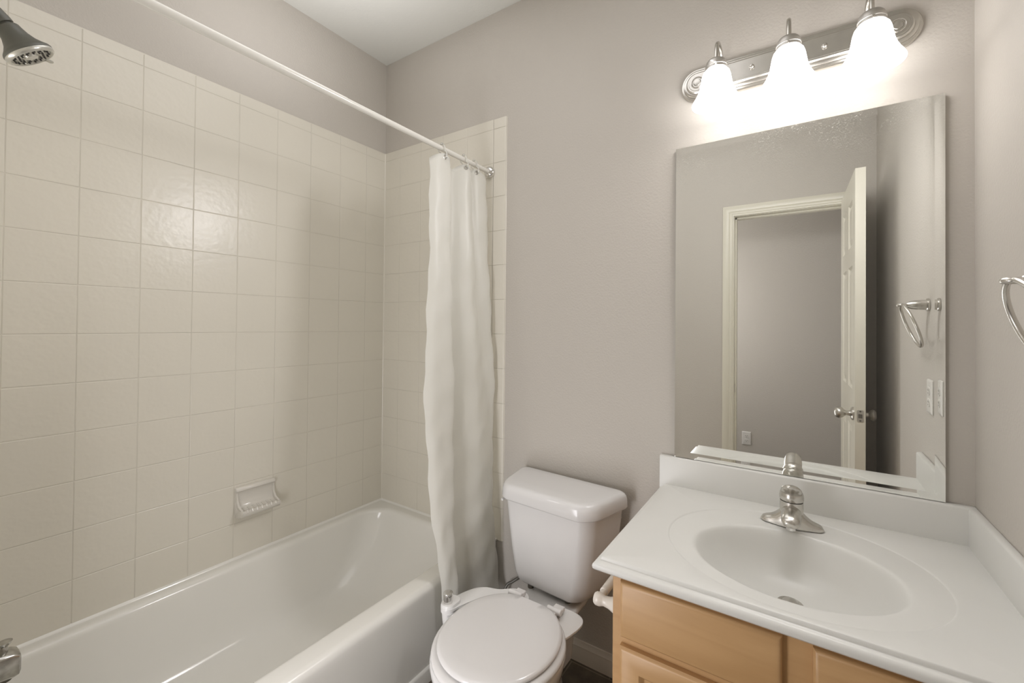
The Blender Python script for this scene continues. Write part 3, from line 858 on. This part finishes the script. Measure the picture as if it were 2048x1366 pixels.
# ------------------------------------------------------------------ vanity
VX0, VX1 = 1.503, W - 0.002
VF = -0.557
CT = 0.755
def build_vanity():
    t = thing('vanity_cabinet', 'light maple vanity cabinet under the white countertop', 'cabinet', ((VX0 + VX1) / 2, VF / 2, 0))
    o = ((VX0 + VX1) / 2, VF / 2, 0)
    zt = 0.7225
    mb = MB()
    mb.box((VX0, PB - 0.001, 0.0), (VX0 + 0.012, VF + 0.018, zt))            # left side
    mb.box((VX1 - 0.012, PB - 0.001, 0.0), (VX1, VF + 0.018, zt))
    mb.box((VX0 + 0.012, PB - 0.001, 0.09), (VX1 - 0.012, VF + 0.018, 0.105))
    mb.box((VX0 + 0.012, VF + 0.075, 0.0), (VX1 - 0.012, VF + 0.09, 0.09))   # toe kick
    obj('carcass', shift(mb, o), M['wood'], t, smooth=False)
    mb = MB()
    a, b_ = VF, VF + 0.018
    cs = 1.868
    mb.box((VX0, a, 0.09), (VX0 + 0.040, b_, zt)); mb.box((VX1 - 0.040, a, 0.09), (VX1, b_, zt))
    mb.box((cs - 0.036, a, 0.09), (cs + 0.036, b_, zt))
    for z0, z1 in ((0.09, 0.125), (0.545, 0.595), (0.690, zt)):
        mb.box((VX0 + 0.040, a, z0), (cs - 0.036, b_, z1)); mb.box((cs + 0.036, a, z0), (VX1 - 0.040, b_, z1))
    obj('face_frame', shift(mb, o), M['wood'], t, smooth=False, bevel=0.0008, seg=1)
    F0 = VF - 0.0005
    for x0, x1 in ((1.525, 1.8435), (1.8915, 2.211)):
        mb = MB()
        def R(e, y): return [(x0 + e, y, 0.5775 + e), (x1 - e, y, 0.5775 + e), (x1 - e, y, 0.706 - e), (x0 + e, y, 0.706 - e)]
        mb.loft([R(0, F0), R(0, F0 - 0.010), R(0.002, F0 - 0.0135), R(0.006, F0 - 0.0165), R(0.010, F0 - 0.0175)], True, True)
        obj('drawer_front', shift(mb, o), M['wood'], t, smooth=True, angle=30)
        mb = MB()
        z0, z1 = 0.108, 0.5575
        def R(e, y): return [(x0 + e, y, z0 + e), (x1 - e, y, z0 + e), (x1 - e, y, z1 - e), (x0 + e, y, z1 - e)]
        mb.loft([R(0, F0), R(0, F0 - 0.012), R(0.003, F0 - 0.016), R(0.008, F0 - 0.0185), R(0.046, F0 - 0.0185), R(0.049, F0 - 0.016), R(0.052, F0 - 0.012), R(0.056, F0 - 0.0085)], True, False)
        d = obj('cabinet_door', shift(mb, o), M['wood'], t, smooth=True, angle=30)
        mb = MB(); e = 0.0555
        mb.add([(x0 + e, F0 - 0.0085, z0 + e), (x1 - e, F0 - 0.0085, z0 + e), (x1 - e, F0 - 0.0085, z1 - e), (x0 + e, F0 - 0.0085, z1 - e)], [(0, 1, 2, 3)])
        mb.box((x0 + e, F0 - 0.0085, z0 + e), (x1 - e, F0 - 0.003, z1 - e))
        obj('door_panel', shift(mb, o), M['wood'], d, smooth=False)
build_vanity()

def build_top():
    bx, by = 1.852, -0.350
    X0, X1, Y0, Y1 = 1.486, 2.2205, -0.580, -0.0165
    t = thing('vanity_countertop', 'white cultured marble countertop with moulded oval basin', 'countertop', (bx, by, CT))
    # angles that include the four corners
    cor = [math.atan2(y - by, x - bx) for x, y in ((X1, Y1), (X0, Y1), (X0, Y0), (X1, Y0))]
    angs = sorted(set([2 * PI * i / 160 - PI for i in range(160)] + cor))
    def rect(a):
        c, s_ = math.cos(a), math.sin(a)
        ts = []
        if c > 1e-9: ts.append((X1 - bx) / c)
        if c < -1e-9: ts.append((X0 - bx) / c)
        if s_ > 1e-9: ts.append((Y1 - by) / s_)
        if s_ < -1e-9: ts.append((Y0 - by) / s_)
        k = min(ts)
        return bx + c * k, by + s_ * k
    def ell(cx, cy, a, b, z):
        out = []
        for q in angs:
            # polar point of an ellipse centred at (cx,cy) along the ray from the bowl centre
            c, s_ = math.cos(q), math.sin(q)
            ox, oy = bx - cx, by - cy
            A = (c / a) ** 2 + (s_ / b) ** 2; B = 2 * (ox * c / a ** 2 + oy * s_ / b ** 2); D = (ox / a) ** 2 + (oy / b) ** 2 - 1
            if D >= -0.05:
                out.append((cx + a * c, cy + b * s_, z)); continue
            k = (-B + math.sqrt(B * B - 4 * A * D)) / (2 * A)
            out.append((bx + c * k, by + s_ * k, z))
        return out
    A0, B0 = 0.206, 0.172
    rings = []
    for f, dz, cyo in ((0.10, -0.1225, 0.040), (0.25, -0.1200, 0.037), (0.42, -0.113, 0.032), (0.58, -0.100, 0.025), (0.72, -0.080, 0.017), (0.83, -0.056, 0.010), (0.90, -0.036, 0.005), (0.945, -0.0205, 0.002), (0.972, -0.0115, 0.0005), (0.992, -0.0062, 0), (1.01, -0.0038, 0), (1.03, -0.0028, 0), (1.06, -0.0025, 0)):
        rings.append(ell(bx, by + cyo, A0 * f, B0 * f, CT + dz))
    rings.append(ell(1.854, -0.318, 0.2745, 0.2445, CT - 0.0026))
    rings.append(ell(1.854, -0.318, 0.2765, 0.2465, CT - 0.0010))
    rings.append(ell(1.854, -0.318, 0.279, 0.249, CT))
    rr = [rect(q) for q in angs]
    rings.append([(x, y, CT) for x, y in rr])
    for d, z in ((0.001, -0.0005), (0.0022, -0.002), (0.0026, -0.005), (0.0028, -0.0080), (0.0055, -0.0098), (0.0105, -0.0100), (0.0145, -0.0114), (0.0175, -0.0150), (0.0188, -0.0200), (0.0175, -0.0260), (0.0130, -0.0303), (0.0080, -0.0315), (-0.03, -0.0315)):
        out = []
        for x, y in rr:
            if abs(x - X0) < 1e-6: x -= d
            if abs(y - Y0) < 1e-6: y -= d
            out.append((x, y, CT + z))
        rings.append(out)
    mb = MB(); mb.loft(rings, True, False); shift(mb, (bx, by, CT))
    obj('basin_top', mb, M['counter'], t, angle=34)
    # back splash and side splash
    def splash_prof(d0, d1):
        s_ = 1 if d1 > d0 else -1
        return [(d0, CT - 0.02), (d1 + s_ * 0.0, CT - 0.02), (d1, CT + 0.089), (d1 - s_ * 0.0015, CT + 0.0925), (d1 - s_ * 0.005, CT + 0.0945), (d1 - s_ * 0.009, CT + 0.095), (d0 + s_ * 0.001, CT + 0.095), (d0, CT + 0.094)]
    mb = MB(); mb.prism(splash_prof(PB - 0.0005, -0.018), 1.467, W - 0.001, 'yz'); shift(mb, (bx, by, CT)); obj('back_splash', mb, M['counter'], t, angle=50)
    mb = MB(); mb.prism(splash_prof(W - 0.0005, 2.219), -0.0175, -0.585, 'xz'); shift(mb, (bx, by, CT)); obj('side_splash', mb, M['counter'], t, angle=50)
    mb = MB(); mb.lathe([(0.0, 0.002), (0.021, 0.003), (0.0265, 0.0045), (0.0285, 0.002), (0.0285, -0.006)], 28, (0, 0.040, -0.1235)); fl = obj('drain_flange', mb, M['nickel'], t)
    mb = MB(); mb.lathe([(0.0, 0.010), (0.012, 0.0095), (0.0165, 0.0075), (0.0175, 0.005), (0.015, 0.003)], 24, (0, 0.040, -0.1225)); obj('stopper', mb, M['nickel_dark'], fl)
build_top()

def build_faucet():
    fx, fy = 1.851, -0.128
    t = thing('faucet', 'brushed nickel single-lever faucet behind the basin', 'faucet', (fx, fy, CT))
    # escutcheon: wing-shaped base
    mb = MB()
    N = 25; rings = []
    for i in range(N):
        u = -1 + 2 * i / (N - 1)
        x = 0.0745 * u
        au = abs(u)
        hw = 0.0285 * (0.72 + 0.28 * math.exp(-(au / 0.5) ** 3)) * math.sqrt(max(0.0, 1 - au ** 5)) + 0.0006 if au < 1 else 0.0006
        hw = min(hw * 1.08, 0.033)
        hh = (0.0155 + 0.034 * math.exp(-(au / 0.46) ** 2.6)) * max(0.02, (1 - au ** 8) ** 0.6)
        sec = []
        for k in range(13):
            a = PI * k / 12
            sec.append((x, -hw * math.cos(a), hh * math.sin(a) ** 0.55))
        rings.append(sec)
    mb.loft(rings, True, True)
    obj('base_plate', mb, M['nickel'], t, angle=70)
    # body
    mb = MB(); mb.lathe([(0.0295, 0.004), (0.0285, 0.020), (0.0275, 0.040), (0.0275, 0.060), (0.0272, 0.0645), (0.0, 0.0645)], 36)
    obj('body', mb, M['nickel'], t)
    mb = MB(); mb.lathe([(0.0255, 0.0640), (0.0255, 0.0665)], 36); obj('seam_ring', mb, M['dark'], t)
    # spout reaching over the basin (towards -y)
    mb = MB()
    rings = []
    for y, z, hw, hh in ((0.0, 0.034, 0.0235, 0.024), (-0.030, 0.038, 0.0235, 0.0215), (-0.052, 0.040, 0.023, 0.018), (-0.072, 0.040, 0.0225, 0.0155), (-0.088, 0.038, 0.0215, 0.0135), (-0.097, 0.0355, 0.0175, 0.0105), (-0.101, 0.034, 0.010, 0.006)):
        rings.append([(hw * math.cos(2 * PI * k / 24), y, z + hh * math.sin(2 * PI * k / 24)) for k in range(24)])
    mb.loft(rings, True, True)
    obj('spout', mb, M['nickel'], t, angle=70)
    mb = MB(); mb.lathe([(0.0105, 0.0), (0.0105, -0.010), (0.008, -0.010), (0.008, -0.004)], 20, (0, -0.084, 0.0275)); obj('aerator', mb, M['chrome'], t)
    # lever: dome cap with a tongue to the front
    mb = MB(); mb.lathe([(0.0265, 0.0665), (0.0285, 0.070), (0.0288, 0.077), (0.0275, 0.086), (0.0235, 0.095), (0.0165, 0.1015), (0.008, 0.1045), (0.0, 0.105)], 36)
    dome = obj('lever_cap', mb, M['nickel'], t)
    mb = MB(); rings = []
    for y, z, hw, hh in ((0.012, 0.088, 0.0225, 0.012), (-0.008, 0.092, 0.0245, 0.0145), (-0.026, 0.099, 0.0245, 0.0135), (-0.042, 0.107, 0.0235, 0.011), (-0.054, 0.1135, 0.0205, 0.0085), (-0.061, 0.117, 0.0150, 0.006), (-0.065, 0.119, 0.0075, 0.003)):
        rings.append([(hw * math.cos(2 * PI * k / 24), y, z + hh * math.sin(2 * PI * k / 24)) for k in range(24)])
    mb.loft(rings, True, True)
    obj('lever', mb, M['nickel'], t, angle=70)
build_faucet()

# toilet-paper holder on the vanity side ------------------------------
def build_tp():
    x0 = VX0 - 0.0006
    t = thing('toilet_paper_holder', 'empty off-white toilet paper holder on the vanity side', 'paper holder', (x0, -0.39, 0.575))
    for yy in (-0.075, 0.075):
        mb = MB()
        mb.lathe([(0.0, 0.0), (0.030, 0.0), (0.031, 0.006), (0.027, 0.016), (0.020, 0.028), (0.0145, 0.042), (0.0125, 0.056), (0.014, 0.062), (0.0165, 0.068), (0.0165, 0.078), (0.013, 0.083), (0.0, 0.084)], 28, (0, yy, 0), (-1, 0, 0))
        obj('post', mb, M['holder'], t)
    mb = MB(); mb.tube([(-0.072, -0.066, 0), (-0.072, -0.040, 0), (-0.072, -0.0395, 0), (-0.072, 0.066, 0)], [0.009, 0.009, 0.0115, 0.0115], 20)
    obj('roller', mb, M['holder'], t)
build_tp()

# ------------------------------------------------------------------ mirror
def build_mirror():
    x0, x1, z0, z1 = 1.5135, 2.180, 0.8515, 1.9044
    y = -0.0065
    bw = 0.020; rise = 0.00055
    mb = MB()
    mb.cur = 0
    b_ = [(x0 + bw, y, z0 + bw), (x1 - bw, y, z0 + bw), (x1 - bw, y, z1 - bw), (x0 + bw, y, z1 - bw)]
    c = [(x0, PB - 0.001, z0), (x1, PB - 0.001, z0), (x1, PB - 0.001, z1), (x0, PB - 0.001, z1)]
    mb.add(b_, [(0, 1, 2, 3)])
    for i in range(4):
        j = (i + 1) % 4
        r_ = 0.00088 if i == 0 else rise
        mb.add([(c[i][0], y - r_, c[i][2]), (c[j][0], y - r_, c[j][2]), b_[j], b_[i]], [(0, 1, 2, 3)])
    a = [(p[0], y - rise, p[2]) for p in c]
    mb.cur = 1
    for i in range(4):
        j = (i + 1) % 4
        mb.add([a[i], a[j], c[j], c[i]], [(0, 1, 2, 3)])
    mb.add(c, [(0, 1, 2, 3)])
    o = obj('wall_mirror', mb, [M['mirror'], M['mirror_edge']], None, smooth=False)
    tag(o, 'large frameless rectangular mirror above the vanity counter and faucet', 'mirror')
build_mirror()

# ------------------------------------------------------------------ vanity light
def build_light():
    cx, cz = 1.8345, 2.1065
    t = thing('vanity_light', 'three-lamp brushed nickel vanity light above the mirror', 'wall lamp', (cx, PB, cz))
    mb = MB()
    L, Hh = 0.305, 0.0535
    def R(ins, y): return [(x, y - PB, z) for x, z in rrect(0, 0, L - ins, Hh - ins, min(Hh - ins - 0.0005, 0.053), 14)]
    mb.loft([R(0, PB - 0.0005), R(0, -0.004), R(0.003, -0.009), R(0.008, -0.010), R(0.009, -0.014), R(0.014, -0.0165), R(0.018, -0.0165), R(0.019, -0.020), R(0.023, -0.0225), R(0.027, -0.0225), R(0.028, -0.024)], True, True)
    obj('backplate', mb, M['nickel'], t, angle=30)
    for sx in (-1, 1):
        mb = MB()
        mb.tube([(sx * (L - 0.054) + 0.017 * math.cos(q * PI / 12), -0.0245 - PB, 0.017 * math.sin(q * PI / 12)) for q in range(24)], 0.0022, 8, closed=True)
        mb.lathe([(0.012, 0.0), (0.010, 0.003), (0.0, 0.004)], 20, (sx * (L - 0.054), -0.024 - PB, 0), (0, -1, 0))
        obj('end_rosette', mb, M['nickel'], t)
        mb = MB(); mb.lathe([(0.008, 0.0), (0.008, 0.002), (0.0055, 0.0025), (0.006, 0.007), (0.004, 0.010), (0.0, 0.011)], 20, (sx * 0.092, -0.024 - PB, 0), (0, -1, 0))
        obj('cap_nut', mb, M['nickel'], t)
    yc = -0.125 - PB
    for sx in (-0.1785, 0.0065, 0.1865):
        mb = MB()
        pts = []
        for q in range(15):
            a = PI * q / 14
            pts.append((sx, (yc - 0.022) / 2 + (-(yc + 0.022) / 2) * math.cos(a), 0.008 - 0.010 * q / 14 + 0.070 * math.sin(a) ** 0.7))
        pts = [(sx, -0.024, 0.0)] + pts + [(sx, yc, -0.012)]
        mb.tube(pts, 0.0058, 14)
        mb.lathe([(0.016, 0.0), (0.014, 0.004), (0.007, 0.007)], 20, (sx, -0.0235, 0.002), (0, -1, 0))
        arm = obj('arm', mb, M['nickel'], t)
        mb = MB(); mb.lathe([(0.0, 0.002), (0.008, 0.002), (0.012, 0.0005), (0.022, -0.003), (0.027, -0.009), (0.0285, -0.016), (0.0285, -0.019), (0.0305, -0.020), (0.0305, -0.024), (0.0295, -0.025), (0.0295, -0.032), (0.0275, -0.034)], 36, (sx, yc, 0))
        cap = obj('lamp_holder', mb, M['holder_metal'], t)
        for q in range(3):
            a = 2 * PI * q / 3 - PI / 2
            mb = MB(); mb.lathe([(0.003, 0.0), (0.0035, 0.003), (0.0, 0.0045)], 10, (sx + 0.0293 * math.cos(a), yc + 0.0293 * math.sin(a), -0.0285), (math.cos(a), math.sin(a), 0))
            obj('thumb_screw', mb, M['nickel'], cap)
        prof = [(0.0265, -0.030), (0.0310, -0.035), (0.0365, -0.042), (0.0400, -0.053), (0.0425, -0.068), (0.0455, -0.085), (0.0505, -0.101), (0.0575, -0.116), (0.0645, -0.1275), (0.0675, -0.134), (0.0672, -0.1365)]
        prof += [(r - 0.0035, h) for r, h in prof[::-1]]
        mb = MB(); mb.lathe(prof, 48, (sx, yc, 0))
        obj('glass_shade', mb, M['shade'], t)
        mb = MB(); mb.lathe([(0.0, -0.034), (0.012, -0.035), (0.013, -0.048), (0.022, -0.064), (0.0275, -0.078), (0.0265, -0.092), (0.019, -0.103), (0.0, -0.108)], 28, (sx, yc, 0))
        obj('bulb', mb, M['bulb'], t)
build_light()

# ------------------------------------------------------------------ towel ring, switches, outlet
def build_ring():
    y, z = -0.484, 1.377
    t = thing('towel_ring', 'brushed nickel towel ring on the right wall above the counter', 'towel ring', (W, y, z))
    mb = MB()
    mb.lathe([(0.0, 0.0005), (0.0215, 0.0005), (0.0225, 0.003), (0.0215, 0.007), (0.0175, 0.009), (0.0175, 0.012), (0.0165, 0.030), (0.0145, 0.045), (0.0118, 0.052), (0.0085, 0.058), (0.0068, 0.061), (0.0, 0.062)], 32, (0, 0, 0), (-1, 0, 0))
    obj('post', mb, M['nickel'], t)
    mb = MB()
    # eye at the tip: a flattened ring lying level
    mb.tube([(-0.0695 + 0.0115 * math.cos(q * PI / 12), 0.0095 * math.sin(q * PI / 12), 0.0) for q in range(24)], 0.0052, 12, closed=True)
    obj('eye', mb, M['nickel'], t)
    mb = MB()
    til = math.radians(19); R = 0.076
    pts = []
    for q in range(64):
        a = 2 * PI * q / 64
        d = R - R * math.cos(a)      # distance down the ring plane
        pts.append((-0.0715 + d * math.sin(til), R * math.sin(a), 0.001 - d * math.cos(til)))
    mb.tube(pts, 0.0050, 14, closed=True)
    obj('ring', mb, M['nickel'], t)
build_ring()

def plate(name, label, cat, loc, rz, kinds, group=None):
    """wall plate facing local -y; kinds = one device per gang"""
    n = len(kinds); hw = 0.035 + 0.023 * (n - 1)
    t = thing(name, label, cat, loc, rz, group)
    mb = MB()
    def R(i, y): return [(x, y, z) for x, z in rrect(0, 0, hw - i, 0.0575 - i, 0.004, 4)]
    mb.loft([R(0, -0.0004), R(0, -0.003), R(0.003, -0.0055), R(0.008, -0.006)], True, True)
    obj('cover_plate', mb, M['plate'], t, angle=40)
    for i, k in enumerate(kinds):
        x = (i - (n - 1) / 2) * 0.046
        if k == 'toggle':
            mb = MB(); mb.box((x - 0.005, -0.006, -0.012), (x + 0.005, -0.0075, 0.012)); mb.box((x - 0.004, -0.007, 0.0), (x + 0.004, -0.018, 0.008))
            obj('toggle', mb, M['plate'], t, bevel=0.001)
        else:
            for zz in (-0.0195, 0.0195):
                mb = MB(); mb.loft([[(px + x, -0.006, pz + zz) for px, pz in rrect(0, 0, 0.0165, 0.014, 0.009)], [(px + x, -0.0078, pz + zz) for px, pz in rrect(0, 0, 0.016, 0.0135, 0.009)]], True, True)
                s_ = obj('socket', mb, M['plate'], t, angle=40)
                mb = MB()
                mb.box((x - 0.0075, -0.0077, zz - 0.001), (x - 0.0055, -0.0081, zz + 0.007)); mb.box((x + 0.0050, -0.0077, zz), (x + 0.0070, -0.0081, zz + 0.0065))
                mb.lathe([(0.0, 0), (0.0025, 0), (0.0025, 0.0004), (0, 0.0004)], 10, (x, -0.0077, zz - 0.007), (0, -1, 0))
                obj('slot', mb, M['gap'], s_, smooth=False)
    return t
plate('wall_socket', 'white wall socket on the right wall below the towel ring, seen in the mirror', 'outlet', (W, -0.460, 1.066), -PI / 2, ['outlet'])
plate('wall_outlet', 'white wall outlet low on the hall wall, seen in the mirror', 'outlet', (1.482, YH, 0.335), PI, ['outlet'])
